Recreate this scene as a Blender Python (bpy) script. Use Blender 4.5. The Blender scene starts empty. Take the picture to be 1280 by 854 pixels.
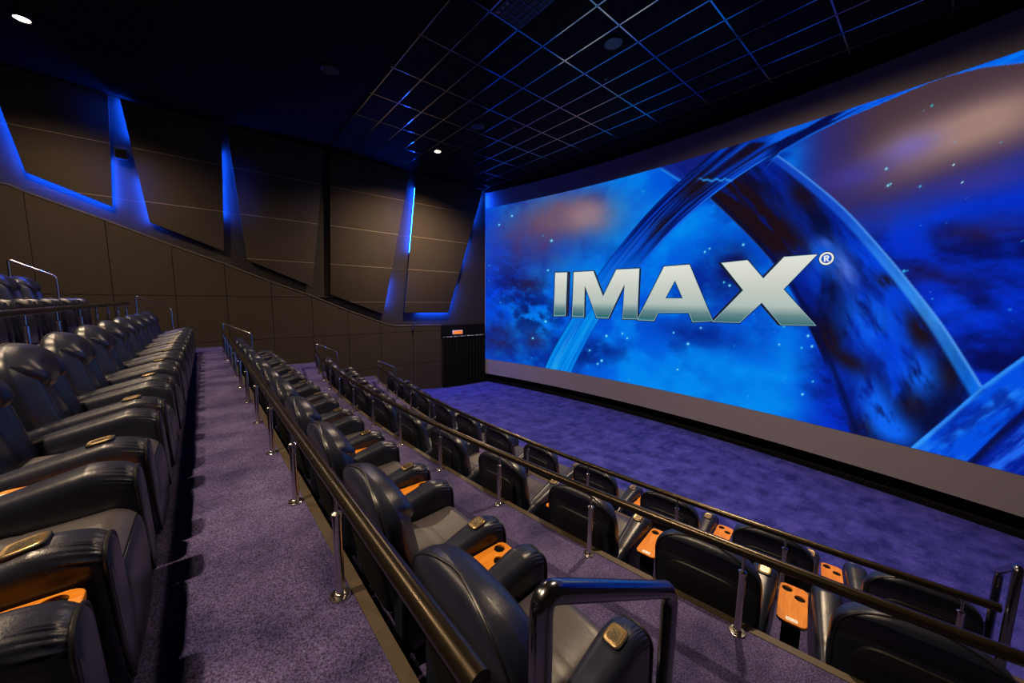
import bpy, bmesh, math, random
import numpy as np
from mathutils import Vector, Matrix, geometry

random.seed(7)
ZO = 3.66                     # height of the camera over the front floor (world z = 0 there)
sc = bpy.context.scene
col = sc.collection
PI = math.pi

# ------------------------------------------------------------------ camera
F_PX = 448.025
RV = np.array([1.56396558, 0.7342847, -0.63682999])
def rotmat(r):
    th = np.linalg.norm(r); k = r / th
    K = np.array([[0, -k[2], k[1]], [k[2], 0, -k[0]], [-k[1], k[0], 0]])
    return np.eye(3) + np.sin(th) * K + (1 - np.cos(th)) * K @ K
R = rotmat(RV)                # world -> camera (x right, y down, z forward)
cam = bpy.data.cameras.new('camera')
cam.sensor_width = 36.0
cam.lens = F_PX / 1280 * 36.0
cam.clip_start = 0.02
cam_o = bpy.data.objects.new('camera', cam)
M4 = Matrix.Identity(4)
for i in range(3):
    M4[i][0] = R[0][i]; M4[i][1] = -R[1][i]; M4[i][2] = -R[2][i]
M4[2][3] = ZO
cam_o.matrix_world = M4
col.objects.link(cam_o)
sc.camera = cam_o

def proj(P):                  # where a point of the place falls in the 1280x854 photograph
    c = P @ R.T
    return 640 + F_PX * c[..., 0] / c[..., 2], 427 + F_PX * c[..., 1] / c[..., 2]

# ------------------------------------------------------------------ node helpers
def srgb(r, g, b):
    def f(c):
        c /= 255.0
        return c / 12.92 if c <= 0.04045 else ((c + 0.055) / 1.055) ** 2.4
    return (f(r), f(g), f(b), 1.0)

class NT:
    def __init__(s, name):
        s.m = bpy.data.materials.new(name); s.m.use_nodes = True
        s.t = s.m.node_tree; s.b = s.t.nodes['Principled BSDF']
    def n(s, kind, **kw):
        nd = s.t.nodes.new(kind)
        for k, v in kw.items(): setattr(nd, k, v)
        return nd
    def l(s, a, b): s.t.links.new(a, b)
    def coord(s, scale=(1, 1, 1), out='Object', rot=(0, 0, 0)):
        tc = s.n('ShaderNodeTexCoord'); mp = s.n('ShaderNodeMapping')
        mp.inputs['Scale'].default_value = scale; mp.inputs['Rotation'].default_value = rot
        s.l(tc.outputs[out], mp.inputs['Vector']); return mp.outputs['Vector']
    def noise(s, vec, scale, detail=3, rough=.5):
        nd = s.n('ShaderNodeTexNoise'); nd.inputs['Scale'].default_value = scale
        nd.inputs['Detail'].default_value = detail; nd.inputs['Roughness'].default_value = rough
        s.l(vec, nd.inputs['Vector']); return nd.outputs['Fac']
    def ramp(s, fac, stops):
        nd = s.n('ShaderNodeValToRGB'); e = nd.color_ramp.elements
        e[0].position, e[0].color = stops[0]; e[1].position, e[1].color = stops[-1]
        for p, c in stops[1:-1]:
            q = e.new(p); q.color = c
        s.l(fac, nd.inputs['Fac']); return nd.outputs['Color']
    def mix(s, fac, a, b, mode='MIX'):
        nd = s.n('ShaderNodeMix', data_type='RGBA', blend_type=mode)
        for sock, v in ((nd.inputs[0], fac), (nd.inputs[6], a), (nd.inputs[7], b)):
            if hasattr(v, 'links'): s.l(v, sock)
            else: sock.default_value = v
        return nd.outputs[2]
    def math(s, op, a, b=0.0):
        nd = s.n('ShaderNodeMath', operation=op)
        for sock, v in ((nd.inputs[0], a), (nd.inputs[1], b)):
            if hasattr(v, 'links'): s.l(v, sock)
            else: sock.default_value = v
        return nd.outputs[0]
    def bump(s, h, strength, dist):
        nd = s.n('ShaderNodeBump'); nd.inputs['Strength'].default_value = strength
        nd.inputs['Distance'].default_value = dist
        s.l(h, nd.inputs['Height']); s.l(nd.outputs['Normal'], s.b.inputs['Normal'])
    def set(s, **kw):
        for k, v in kw.items():
            k = k.replace('_', ' ')
            sock = s.b.inputs[k]
            if hasattr(v, 'links'): s.l(v, sock)
            else: sock.default_value = v

def leather(name, c1, c2, rough):
    t = NT(name); v = t.coord()
    big = t.noise(v, 6, 3); fine = t.noise(v, 260, 2)
    t.set(Base_Color=t.mix(big, c1, c2), Roughness=t.math('ADD', t.math('MULTIPLY', big, .12), rough - .06))
    t.set(Specular_IOR_Level=.5)
    wr = t.noise(t.coord((1, 1, 1)), 22, 4, .6)
    t.bump(t.math('ADD', t.math('MULTIPLY', fine, .35), wr), .22, .006)
    return t.m

def carpet(name, dark, light, fleck, k=1.0):
    t = NT(name); v = t.coord(out='Object')
    n1 = t.noise(v, 1.3 * k, 6, .66); n2 = t.noise(v, 140, 2); n3 = t.noise(v, 95, 1); n4 = t.noise(t.coord((1, .35, 1)), 3.2 * k, 5, .65)
    blend = t.math('ADD', t.math('MULTIPLY', n1, .6), t.math('MULTIPLY', n4, .4))
    c = t.mix(t.ramp(blend, [(.40, (0, 0, 0, 1)), (.60, (1, 1, 1, 1))]), dark, light)
    c = t.mix(t.ramp(n2, [(.36, (.22, .22, .22, 1)), (.64, (1.0, 1.0, 1.0, 1))]), (0, 0, 0, 1), c)
    c = t.mix(t.ramp(n3, [(.72, (0, 0, 0, 1)), (.80, (.4, .4, .4, 1))]), c, fleck)
    t.set(Base_Color=c, Roughness=.92, Specular_IOR_Level=.15)
    t.bump(n2, .5, .006)
    return t.m

def plain(name, c, rough=.5, metal=0.0, var=.15, scale=12, spec=.5, bump=0.0):
    t = NT(name); v = t.coord(); nz = t.noise(v, scale, 4)
    dk = tuple(x * (1 - var) for x in c[:3]) + (1,)
    t.set(Base_Color=t.mix(nz, dk, c), Metallic=metal, Specular_IOR_Level=spec,
          Roughness=t.math('ADD', t.math('MULTIPLY', nz, .12), rough - .06))
    if bump: t.bump(t.noise(v, scale * 20, 2), bump, .002)
    return t.m

def emit(name, c, strength):
    t = NT(name)
    t.set(Base_Color=(0, 0, 0, 1), Emission_Color=c, Emission_Strength=strength, Roughness=.6)
    v = t.coord(); nz = t.noise(v, 40, 1)
    t.set(Emission_Color=t.mix(nz, tuple(x * .97 for x in c[:3]) + (1,), c))
    return t.m

MAT = {}
MAT['leather'] = leather('black_leather', (.010, .012, .026, 1), (.018, .021, .042, 1), .33)
MAT['seat_leather'] = leather('grey_black_leather', (.04, .037, .043, 1), (.065, .058, .066, 1), .40)
MAT['shell'] = leather('dark_shell', (.006, .006, .009, 1), (.009, .009, .012, 1), .5)
MAT['piping'] = plain('piping', (.008, .008, .011, 1), .4)
MAT['carpet'] = carpet('tier_carpet', (.044, .038, .125, 1), (.145, .118, .285, 1), (.36, .25, .24, 1))
MAT['front_carpet_bluelit'] = carpet('front_carpet_bluelit', (.024, .03, .27, 1), (.088, .092, .58, 1), (.2, .18, .45, 1), 1.8)  # purple-blue carpet with the screen's blue light put into its colour
MAT['nosing'] = plain('step_nosing', (.075, .054, .032, 1), .55, .25, .3, 9)
MAT['riser'] = plain('riser', (.012, .011, .014, 1), .8)
MAT['chrome'] = plain('brushed_steel', (.62, .58, .55, 1), .2, 1.0, .1, 30)
MAT['brass'] = plain('satin_gold', (.75, .58, .33, 1), .26, 1.0, .12, 30)
MAT['bronze'] = plain('bronze', (.36, .25, .12, 1), .38, .9, .2, 40)
MAT['inkdark'] = plain('dark_ink', (.06, .05, .045, 1), .5)
MAT['paper'] = plain('white_label', (.95, .95, .95, 1), .5)
MAT['black'] = plain('matt_black', (.008, .008, .009, 1), .6)
MAT['pitch'] = plain('pitch_black', (.003, .003, .0035, 1), .85, spec=.1)
MAT['curtain'] = plain('black_curtain', (.005, .005, .006, 1), .95, spec=.1)
MAT['gloss_tube'] = plain('dark_steel_tube', (.26, .26, .28, 1), .2, 1.0, .15, 14)
MAT['canvas'] = plain('screen_canvas', (.25, .225, .25, 1), .8, 0, .05, 3, .1)
MAT['led'] = emit('blue_led', (.004, .075, 1.0, 1), 260.0)
MAT['lens'] = emit('lamp_lens', (1.0, .82, .6, 1), 30.0)
MAT['orange_sign'] = emit('orange_sign_light', (1.0, .22, .02, 1), 1.1)
MAT['white_glider'] = plain('white_glider', (.8, .8, .8, 1), .4)
MAT['speaker_cone'] = plain('speaker_mesh', (.05, .055, .07, 1), .35, .5)

def rail_mat():
    t = NT('black_rail_paint'); v = t.coord()
    n = t.noise(t.coord((.6, 6, 6)), 9, 5, .7); s = t.noise(t.coord((1, 40, 40)), 3, 2)
    sc_ = t.ramp(n, [(.60, (0, 0, 0, 1)), (.70, (.5, .5, .5, 1))])
    t.set(Base_Color=t.mix(sc_, (.055, .042, .028, 1), (.16, .11, .06, 1)),
          Metallic=.85, Roughness=t.math('ADD', t.math('MULTIPLY', n, .22), .18), Specular_IOR_Level=.6)
    t.bump(s, .12, .002)
    return t.m
MAT['rail'] = rail_mat()

def wood_mat():
    t = NT('orange_wood'); v = t.coord((14, 1.2, 6))
    n = t.noise(v, 6, 4, .6)
    t.set(Base_Color=t.ramp(n, [(.3, (.58, .175, .012, 1)), (.7, (.78, .29, .025, 1))]), Roughness=.38, Specular_IOR_Level=.4)
    return t.m
MAT['wood'] = wood_mat()

def panel_mat(name, base, lite, z0, dz, dy=None, y0=0.0):
    """fabric wall panel with thin pale joints at a fixed spacing"""
    t = NT(name); tc = t.n('ShaderNodeNewGeometry'); sp = t.n('ShaderNodeSeparateXYZ')
    t.l(tc.outputs['Position'], sp.inputs[0])
    def line(sock, o, d, w):
        fr = t.math('FRACT', t.math('DIVIDE', t.math('SUBTRACT', sock, o), d))
        return t.math('LESS_THAN', fr, w / d)
    ln = line(sp.outputs['Z'], z0, dz, .012)
    v = t.coord(); nz = t.noise(v, 3, 5, .6); weave = t.noise(v, 220, 2)
    c = t.mix(nz, tuple(x * .75 for x in base[:3]) + (1,), base)
    c = t.mix(ln, c, lite)
    t.set(Base_Color=c, Roughness=.8, Specular_IOR_Level=.25)
    t.bump(weave, .3, .002)
    return t.m
MAT['panel'] = panel_mat('feature_panel_fabric', (.058, .044, .032, 1), (.30, .23, .16, 1), ZO - .145, 1.21)
MAT['wall'] = panel_mat('wall_fabric', (.028, .023, .02, 1), (.06, .05, .04, 1), ZO - .145, 1.21)
MAT['clad'] = panel_mat('cladding_fabric', (.044, .033, .024, 1), (.02, .015, .012, 1), ZO - 1.25 - 3.75, 50)

# ------------------------------------------------------------------ mesh helpers
class MB:
    def __init__(s): s.v = []; s.f = []
    def add(s, v, f):
        o = len(s.v); s.v += [tuple(float(c) for c in p) for p in v]; s.f += [tuple(i + o for i in q) for q in f]; return s
    def box(s, x0, x1, y0, y1, z0, z1):
        v = [(x, y, z) for x in (x0, x1) for y in (y0, y1) for z in (z0, z1)]
        return s.add(v, [(0, 1, 3, 2), (4, 6, 7, 5), (0, 4, 5, 1), (2, 3, 7, 6), (0, 2, 6, 4), (1, 5, 7, 3)])
    def grid(s, P, close_u=False, close_v=False, cap0=False, cap1=False):
        """P[i][j]: rows i joined along j (j closed when close_u)"""
        n, m = len(P), len(P[0]); v = [p for r in P for p in r]; f = []
        for i in range(n if close_v else n - 1):
            for j in range(m if close_u else m - 1):
                a = i * m + j; b = i * m + (j + 1) % m; c = ((i + 1) % n) * m + (j + 1) % m; d = ((i + 1) % n) * m + j
                f.append((a, b, c, d))
        if cap0: f.append(tuple(range(m))[::-1])
        if cap1: f.append(tuple(range((n - 1) * m, n * m)))
        return s.add(v, f)
    def tube(s, pts, r, n=12, closed=False, caps=True):
        pts = [Vector(p) for p in pts]; N = len(pts); rows = []; up = None
        for i, p in enumerate(pts):
            a = pts[i - 1] if (i or closed) else p; b = pts[(i + 1) % N] if (i < N - 1 or closed) else p
            d = (b - a).normalized()
            if up is None:
                up = Vector((0, 0, 1)) if abs(d.z) < .9 else Vector((1, 0, 0))
            e1 = (up - d * up.dot(d)).normalized(); e2 = d.cross(e1); up = e1
            rr = r[i] if isinstance(r, (list, tuple)) else r
            rows.append([p + (e1 * math.cos(t) + e2 * math.sin(t)) * rr for t in [2 * PI * k / n for k in range(n)]])
        return s.grid(rows, close_u=True, close_v=closed, cap0=caps and not closed, cap1=caps and not closed)
    def lathe(s, prof, n=20, c=(0, 0, 0)):
        rows = [[(c[0] + r * math.cos(2 * PI * k / n), c[1] + r * math.sin(2 * PI * k / n), c[2] + z) for k in range(n)] for r, z in prof]
        return s.grid(rows, close_u=True, cap0=prof[0][0] > 1e-6, cap1=prof[-1][0] > 1e-6)
    def prism(s, outline, axis, a, b):
        """outline in the two other axes, extruded along axis from a to b"""
        def p(q, h):
            return {'x': (h, q[0], q[1]), 'y': (q[0], h, q[1]), 'z': (q[0], q[1], h)}[axis]
        return s.grid([[p(q, a) for q in outline], [p(q, b) for q in outline]], close_u=True, cap0=True, cap1=True)
    def mesh(s, name, mat, smooth=True, angle=None, bevel=0.0, seg=3):
        me = bpy.data.meshes.new(name); me.from_pydata(s.v, [], s.f); me.update()
        bm = bmesh.new(); bm.from_mesh(me)
        bmesh.ops.remove_doubles(bm, verts=bm.verts, dist=1e-6)
        bmesh.ops.recalc_face_normals(bm, faces=bm.faces)
        if bevel:
            ed = [e for e in bm.edges if len(e.link_faces) == 2 and e.calc_face_angle(0) > .5]
            bmesh.ops.bevel(bm, geom=ed, offset=bevel, segments=seg, affect='EDGES', profile=.5, clamp_overlap=True)
        for f in bm.faces: f.smooth = smooth
        if angle:
            for e in bm.edges:
                if len(e.link_faces) == 2 and e.calc_face_angle(0) > angle: e.smooth = False
        bm.to_mesh(me); bm.free()
        me.materials.append(mat)
        return me
    def build(s, name, mat, parent=None, smooth=True, angle=.6, bevel=0.0, seg=3):
        o = bpy.data.objects.new(name, s.mesh(name, mat, smooth, angle, bevel, seg))
        col.objects.link(o)
        if parent: o.parent = parent
        return o

def tag(o, label=None, cat=None, group=None, kind=None):
    if label: o['label'] = label
    if cat: o['category'] = cat
    if group: o['group'] = group
    if kind: o['kind'] = kind
    return o
def empty(name, loc=(0, 0, 0), rz=0.0):
    o = bpy.data.objects.new(name, None); col.objects.link(o)
    o.location = loc; o.rotation_euler = (0, 0, rz); o.empty_display_size = .1
    return o
def kids(o): return [c for c in bpy.data.objects if c.parent == o]
def copy_tree(o, ch_map, parent=None):
    c = o.copy(); col.objects.link(c)
    if parent: c.parent = parent
    for k in ch_map.get(o.name, []): copy_tree(k, ch_map, c)
    return c
def tree_map(root):
    m = {}
    def go(o):
        m[o.name] = kids(o)
        for k in m[o.name]: go(k)
    go(root); return m
def struct(o, label=None, cat=None):
    o['kind'] = 'structure'; return tag(o, label, cat)

# ------------------------------------------------------------------ levels and the lines of the rails
Z1, Z2, Z3, Z4 = ZO - 1.40, ZO - 2.08, ZO - 2.77, ZO - 3.42
Z0, ZM = ZO - .72, ZO - .04
XL, XR = -12.9, 2.6
def y0(x): return -1.31
def y1(x): return .415 + .0127 * x
def y2(x): return 1.955 + (x + 6.4) ** 2 / 70
def y3(x): return 3.68 + (x + 6.0) ** 2 / 66
def ym(x): return -2.93
EDGE = .10                    # tier edge in front of the post line
def screen_y(x): return 10.28 - .0163 * (x + 5.4) ** 2

# ------------------------------------------------------------------ the room shell
def tier(name, yback, yfront, z, zlow, mat, label):
    xs = np.linspace(XL, XR, 40)
    m = MB()
    top = [[(x, yback(x), z) for x in xs], [(x, yfront(x), z) for x in xs]]
    m.grid(top)
    o = m.build(name, mat, smooth=False); struct(o, label, 'floor')
    r = MB(); r.grid([[(x, yfront(x), z) for x in xs], [(x, yfront(x), zlow) for x in xs]])
    q = r.build('riser', MAT['riser'], smooth=False, parent=o)
    n = MB()
    n.grid([[(x, yfront(x) + dy, z + dz) for x in xs] for dy, dz in ((-.05, 0.0005), (-.05, .004), (.004, .004), (.004, -.035), (0.0005, -.035))])
    n.build('step_nosing', MAT['nosing'], smooth=False, parent=o)
    return o
e = lambda f: (lambda x: f(x) + EDGE)
tier('floor', lambda x: -7.0, e(ym), ZM, Z0, MAT['carpet'], 'topmost carpeted tier behind the far left seats')
tier('floor', e(ym), e(y0), Z0, Z1, MAT['carpet'], 'carpeted tier carrying the far left recliners')
tier('floor', e(y0), e(y1), Z1, Z2, MAT['carpet'], 'wide purple carpeted aisle tier at the left')
tier('floor', e(y1), e(y2), Z2, Z3, MAT['carpet'], 'carpeted tier below the nearest black rail')
tier('floor', e(y2), e(y3), Z3, Z4, MAT['carpet'], 'carpeted tier below the middle black rail')
m = MB()
xs = np.linspace(XL, XR, 60)
ys = [None, 5.3, 6.3, 7.3, 8.2, 9.2, 11.4]
zz = [Z4, Z4, ZO - 3.56, .02, 0, 0, 0]
m.grid([[(x, (y3(x) + EDGE) if y is None else y, z) for x in xs] for y, z in zip(ys, zz)])
struct(m.build('floor', MAT['front_carpet_bluelit']), 'carpeted floor sloping to the screen, blue screen light painted into it', 'floor')

# half-height steps in the side aisle by the left wall
for i, (yf, za, zb) in enumerate(((y0, Z0, Z1), (y1, Z1, Z2), (y2, Z2, Z3), (y3, Z3, Z4))):
    yb = yf(-12.4) + EDGE; zt = (za + zb) / 2
    m = MB().box(XL + .01, -11.92, yb + .006, yb + .32, zb, zt)
    o = struct(m.build('stair_step', MAT['carpet'], bevel=.008), 'carpeted half step in the side aisle by the left wall, ' + ['top', 'second', 'third', 'lowest'][i], 'step')
    MB().box(XL + .012, -11.92, yb + .25, yb + .324, zt + .0005, zt + .004).build('step_nosing', MAT['nosing'], parent=o, smooth=False)

# ceiling
HC = ZO + 4.58
m = MB(); m.grid([[(x, y, HC + .02) for x in (XL - .3, XR + .3)] for y in (-7.2, 11.6)])
struct(m.build('ceiling', MAT['pitch'], smooth=False), 'pitch black ceiling', 'ceiling')
GX, GY, TX, TY = -2.678, 3.766, 1.2, .6
bar = plain('ceiling_bar', (.46, .46, .52, 1), .14, 1.0, .1, 20)
m = MB()
for i in range(-4, 9):
    x = GX - i * TX
    if XL < x < XR: m.box(x - .012, x + .012, 3.1, 9.36, HC - .004, HC + .02)
for j in range(-1, 10):
    y = GY + j * TY; m.box(XL + .02, XR - .02, y - .012, y + .012, HC - .004, HC + .02)
struct(m.build('ceiling_grid', bar, smooth=False), 'thin metal grid bars of the suspended ceiling', 'ceiling')
m = MB()
for i in range(-4, 8):
    for j in range(-1, 9):
        x1_, y1_ = GX - i * TX, GY + j * TY
        m.box(max(XL + .02, x1_ - TX + .012), min(XR - .02, x1_ - .012), y1_ + .012, y1_ + TY - .012, HC + .002, HC + .014)
struct(m.build('ceiling_tiles', plain('ceiling_tile', (.005, .005, .006, 1), .8, spec=.1), smooth=False), 'black suspended ceiling tiles', 'ceiling')
# dark bulkhead between ceiling and screen head
m = MB(); xs = np.linspace(XL, XR, 40)
m.grid([[(x, 9.37 + .3 * 0, HC - .004) for x in xs], [(x, 9.37, HC + .02) for x in xs]])
m.grid([[(x, 9.37, HC + .0) for x in xs], [(x, screen_y(x) + .5, HC + .0) for x in xs]])
struct(m.build('ceiling_bulkhead', MAT['pitch'], smooth=False), 'black ceiling strip above the screen', 'ceiling')

# walls
struct(MB().box(XR, XR + .2, -7.2, 11.6, -.1, HC + .2).build('wall_right', MAT['wall'], smooth=False), 'dark fabric right wall', 'wall')
struct(MB().box(XL - .3, XR + .3, -7.3, -7.0, -.1, HC + .2).build('wall_back', MAT['wall'], smooth=False), 'dark fabric back wall', 'wall')
struct(MB().box(XL - .3, XR + .3, 11.4, 11.6, -.1, HC + .2).build('wall_front', MAT['pitch'], smooth=False), 'black wall behind the screen', 'wall')
struct(MB().box(XL - .2, XL, -7.2, 11.6, -.1, HC + .2).build('wall_left', MAT['wall'], smooth=False), 'dark brown fabric upper left wall', 'wall')

# lower cladding of the left wall: panels under a raking top line
TOPL = [(-7.0, 3.75), (-3.12, 2.29), (-2.98, 2.27), (-2.82, 2.18), (-1.69, 1.75), (-.63, 1.31), (.45, .90), (1.46, .47), (2.57, .05), (3.63, -.42), (4.53, -.77), (5.0, -.95), (5.3, -1.01), (7.15, -1.04)]
def top_at(y): return float(np.interp(y, [p[0] for p in TOPL], [p[1] for p in TOPL]))
seams = [-7.0, -6.1, -5.05, -3.95, -2.82, -1.69, -.59, .45, 1.50, 2.56, 3.63, 4.72, 5.95, 7.15]
m = MB(); g = .006
for a, b in zip(seams[:-1], seams[1:]):
    ysx = sorted(set([a + g, b - g] + [p[0] for p in TOPL if a + g < p[0] < b - g]))
    for z_lo, z_hi in ((-3.8, -2.5), (-2.5, -1.25), (-1.25, .0), (.0, 4.2)):
        for c, d in zip(ysx[:-1], ysx[1:]):
            hc, hd = min(z_hi - g, top_at(c)), min(z_hi - g, top_at(d))
            if max(hc, hd) <= z_lo + .02: continue
            hc = max(hc, z_lo + g); hd = max(hd, z_lo + g)
            lo = z_lo + g
            m.prism([(c, lo + ZO), (d, lo + ZO), (d, hd + ZO), (c, hc + ZO)], 'x', XL, XL + .07)
o = struct(m.build('wall_left_cladding', MAT['clad'], smooth=False), 'brown fabric panels along the lower left wall', 'wall')
m = MB()
rows = [[(XL + dx, y, z + ZO + dz) for y, z in TOPL] for dx, dz in ((0, .02), (.085, .02), (.085, -.015), (.07, -.015))]
m.grid(rows); m.build('ledge_trim', plain('ledge_trim', (.085, .066, .05, 1), .6), parent=o, smooth=False)

# feature panels with blue light strips behind their edges
PX = .14
def polyedge(P, i): return P[i], P[(i + 1) % len(P)]
panels = [
    ('acoustic feature panel nearest the upper left corner, glowing blue on three sides',
     [(-3.25, 5.6), (-2.74, 2.57), (-1.53, 2.06), (-1.40, 4.55)], [(0, .40, .985), (1, 0.01, .97), (2, .03, .45)]),
    ('second acoustic feature panel from the left, blue glow on its left and upper right edges',
     [(-1.22, 4.55), (-.93, 1.79), (.47, 1.23), (.62, 4.55)], [(0, .0, .3), (0, .62, 1.0), (2, .27, .8)]),
    ('plain dark acoustic feature panel in the middle of the left wall',
     [(.72, 4.55), (.97, 1.03), (2.58, .34), (3.12, 4.55)], []),
    ('acoustic feature panel with one short blue light low on its right edge',
     [(3.27, 4.55), (3.1, .1), (4.81, -.57), (5.92, 4.55)], [(2, .05, .25)]),
    ('acoustic feature panel nearest the screen, with broken blue lights down its right edge',
     [(6.17, 4.55), (5.59, -.53), (7.45, -.55), (9.16, 4.55)], [(0, .1, .56), (1, .3, 1), (2, 0, .22), (2, .38, .58), (2, .72, .98)]),
]
for lab, P, leds in panels:
    o = empty('acoustic_panel', (XL + .001, P[1][0], P[1][1] + ZO)); tag(o, lab, 'wall panel', 'feature panels on the left wall')
    oy, oz = P[1]
    Q = [(p[0] - oy, p[1] - oz) for p in P]
    MB().prism(Q, 'x', PX - .03, PX).build('panel_face', MAT['panel'], parent=o, bevel=.004, seg=2)
    cy = sum(q[0] for q in Q) / 4; cz = sum(q[1] for q in Q) / 4
    S_ = [(cy + (q[0] - cy) * .93, cz + (q[1] - cz) * .95) for q in Q]
    MB().prism(S_, 'x', 0, PX - .03).build('panel_frame', MAT['black'], parent=o, smooth=False)
    for (ei, ta, tb) in leds:
        a, b = Vector(Q[ei]), Vector(Q[(ei + 1) % 4]); d = (b - a).normalized(); nrm = Vector((d.y, -d.x))
        if nrm.dot(Vector((cy, cz)) - a) > 0: nrm = -nrm
        p, q = a.lerp(b, ta), a.lerp(b, tb)
        w = .016
        quad = [p - nrm * .03, q - nrm * .03, q - nrm * (.03 - w), p - nrm * (.03 - w)]
        MB().prism([(v.x, v.y) for v in quad], 'x', PX - .075, PX - .03).build('led_strip', MAT['led'], parent=o, smooth=False)

# small black speaker in the glowing gap
o = empty('wall_speaker', (XL, -1.29, ZO + 3.15)); tag(o, 'small black box speaker in the blue glowing gap on the left wall', 'speaker')
MB().box(.08, .24, -.10, .10, .02, .25).build('cabinet', MAT['black'], o, bevel=.015)
MB().box(.241, .248, -.085, .085, .04, .23).build('grille', MAT['pitch'], o, bevel=.004)
MB().box(0.0, .08, -.03, .03, .10, .16).build('bracket', MAT['chrome'], o, bevel=.004)
# small hanging fitting under the last feature panel
o = empty('wall_fitting', (XL, 5.98, ZO - 1.08)); tag(o, 'tiny black fitting hanging below the last feature panel', 'lamp')
MB().box(0, .09, -.02, .02, .13, .17).build('bracket', MAT['chrome'], o, bevel=.004)
mm = MB().tube([(.10, 0, .15), (.11, -.02, .08), (.13, -.06, -.10)], [.035, .038, .03], 12); mm.build('fitting_body', MAT['black'], o)

# black doorway curtain with its track and the orange sign
o = empty('doorway_curtain', (XL + .04, 8.2, .0)); tag(o, 'black pleated curtain over the exit doorway beside the screen', 'curtain')
m = MB(); N = 160; rows = []
ysx = np.linspace(-1.0, 1.1, N)
for z, amp in ((.02, .045), (.6, .04), (1.4, .032), (2.04, .02), (2.09, .02)):
    rows.append([(.07 + amp * math.sin(y * 38 + .6 * math.sin(y * 9)), y, z) for y in ysx])
m.grid(rows); m.grid([[(p[0] - .015, p[1], p[2]) for p in r] for r in rows])
m.build('drape', MAT['curtain'], o)
MB().box(.02, .10, -1.02, 1.12, 2.10, 2.14).build('curtain_track', MAT['black'], o, smooth=False)
rnd = random.Random(3); gm = MB(); y = -.98
while y < .98:
    w = rnd.choice((.025, .04, .09, .13)); gm.box(.101, .106, y, min(y + w, 1.0), 2.108 + rnd.random() * .01, 2.132 + rnd.random() * .012); y += w + rnd.choice((.03, .05, .08))
gm.build('track_gliders', MAT['white_glider'], o, smooth=False)
o = empty('doorway_pelmet', (XL + .001, 8.2, 2.16)); tag(o, 'black pelmet panel above the curtained doorway', 'panel')
MB().box(.0, .05, -1.04, 1.14, .02, .44).build('pelmet_board', MAT['curtain'], o, smooth=False)
o = empty('exit_sign', (XL + .052, 7.93, ZO - 1.44)); tag(o, 'small glowing orange exit sign above the black curtain', 'sign')
MB().box(0, .03, -.24, .24, -.02, .15).build('housing', MAT['white_glider'], o, bevel=.006)
MB().box(.031, .034, -.20, .20, .0, .13).build('sign_face', MAT['orange_sign'], o, smooth=False)

# plinth under the screen
xs = np.linspace(XL + .02, XR - .02, 50)
m = MB(); m.grid([[(x, screen_y(x) + d, z) for x in xs] for d, z in ((.02, 0.0), (.02, .10), (.22, .10), (.22, .5))])
struct(m.build('trim_1', MAT['pitch'], smooth=False), 'black plinth under the screen', 'plinth')

# ------------------------------------------------------------------ the cinema screen and what it shows
rng = np.random.RandomState(11)
def vnoise(x, y, seed):
    r = np.random.RandomState(seed); T = r.rand(128, 128)
    xi = np.floor(x).astype(int); yi = np.floor(y).astype(int); fx = x - xi; fy = y - yi
    fx = fx * fx * (3 - 2 * fx); fy = fy * fy * (3 - 2 * fy)
    g_ = lambda a, b: T[a % 128, b % 128]
    return (g_(xi, yi) * (1 - fx) + g_(xi + 1, yi) * fx) * (1 - fy) + (g_(xi, yi + 1) * (1 - fx) + g_(xi + 1, yi + 1) * fx) * fy
def fbm(x, y, seed, octv=5, gain=.55):
    s = 0; a = 1; t = 0
    for k in range(octv):
        s = s + a * vnoise(x * 2 ** k + 13.7 * k, y * 2 ** k + 5.1 * k, seed + k); t += a; a *= gain
    return s / t
def lin(c): c = np.array(c, float) / 255; return np.where(c <= .04045, c / 12.92, ((c + .055) / 1.055) ** 2.4)
def sst(a, b, x): t = np.clip((x - a) / (b - a), 0, 1); return t * t * (3 - 2 * t)
def blend(C, c, a): return C * (1 - a[..., None]) + (c if np.ndim(c) > 1 else np.array(c, float)) * a[..., None]
def blob(px, py, cx, cy, rx, ry, ang=0.0):
    c, s = math.cos(ang), math.sin(ang); u = (px - cx) * c + (py - cy) * s; v = -(px - cx) * s + (py - cy) * c
    return np.exp(-((u / rx) ** 2 + (v / ry) ** 2))

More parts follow.
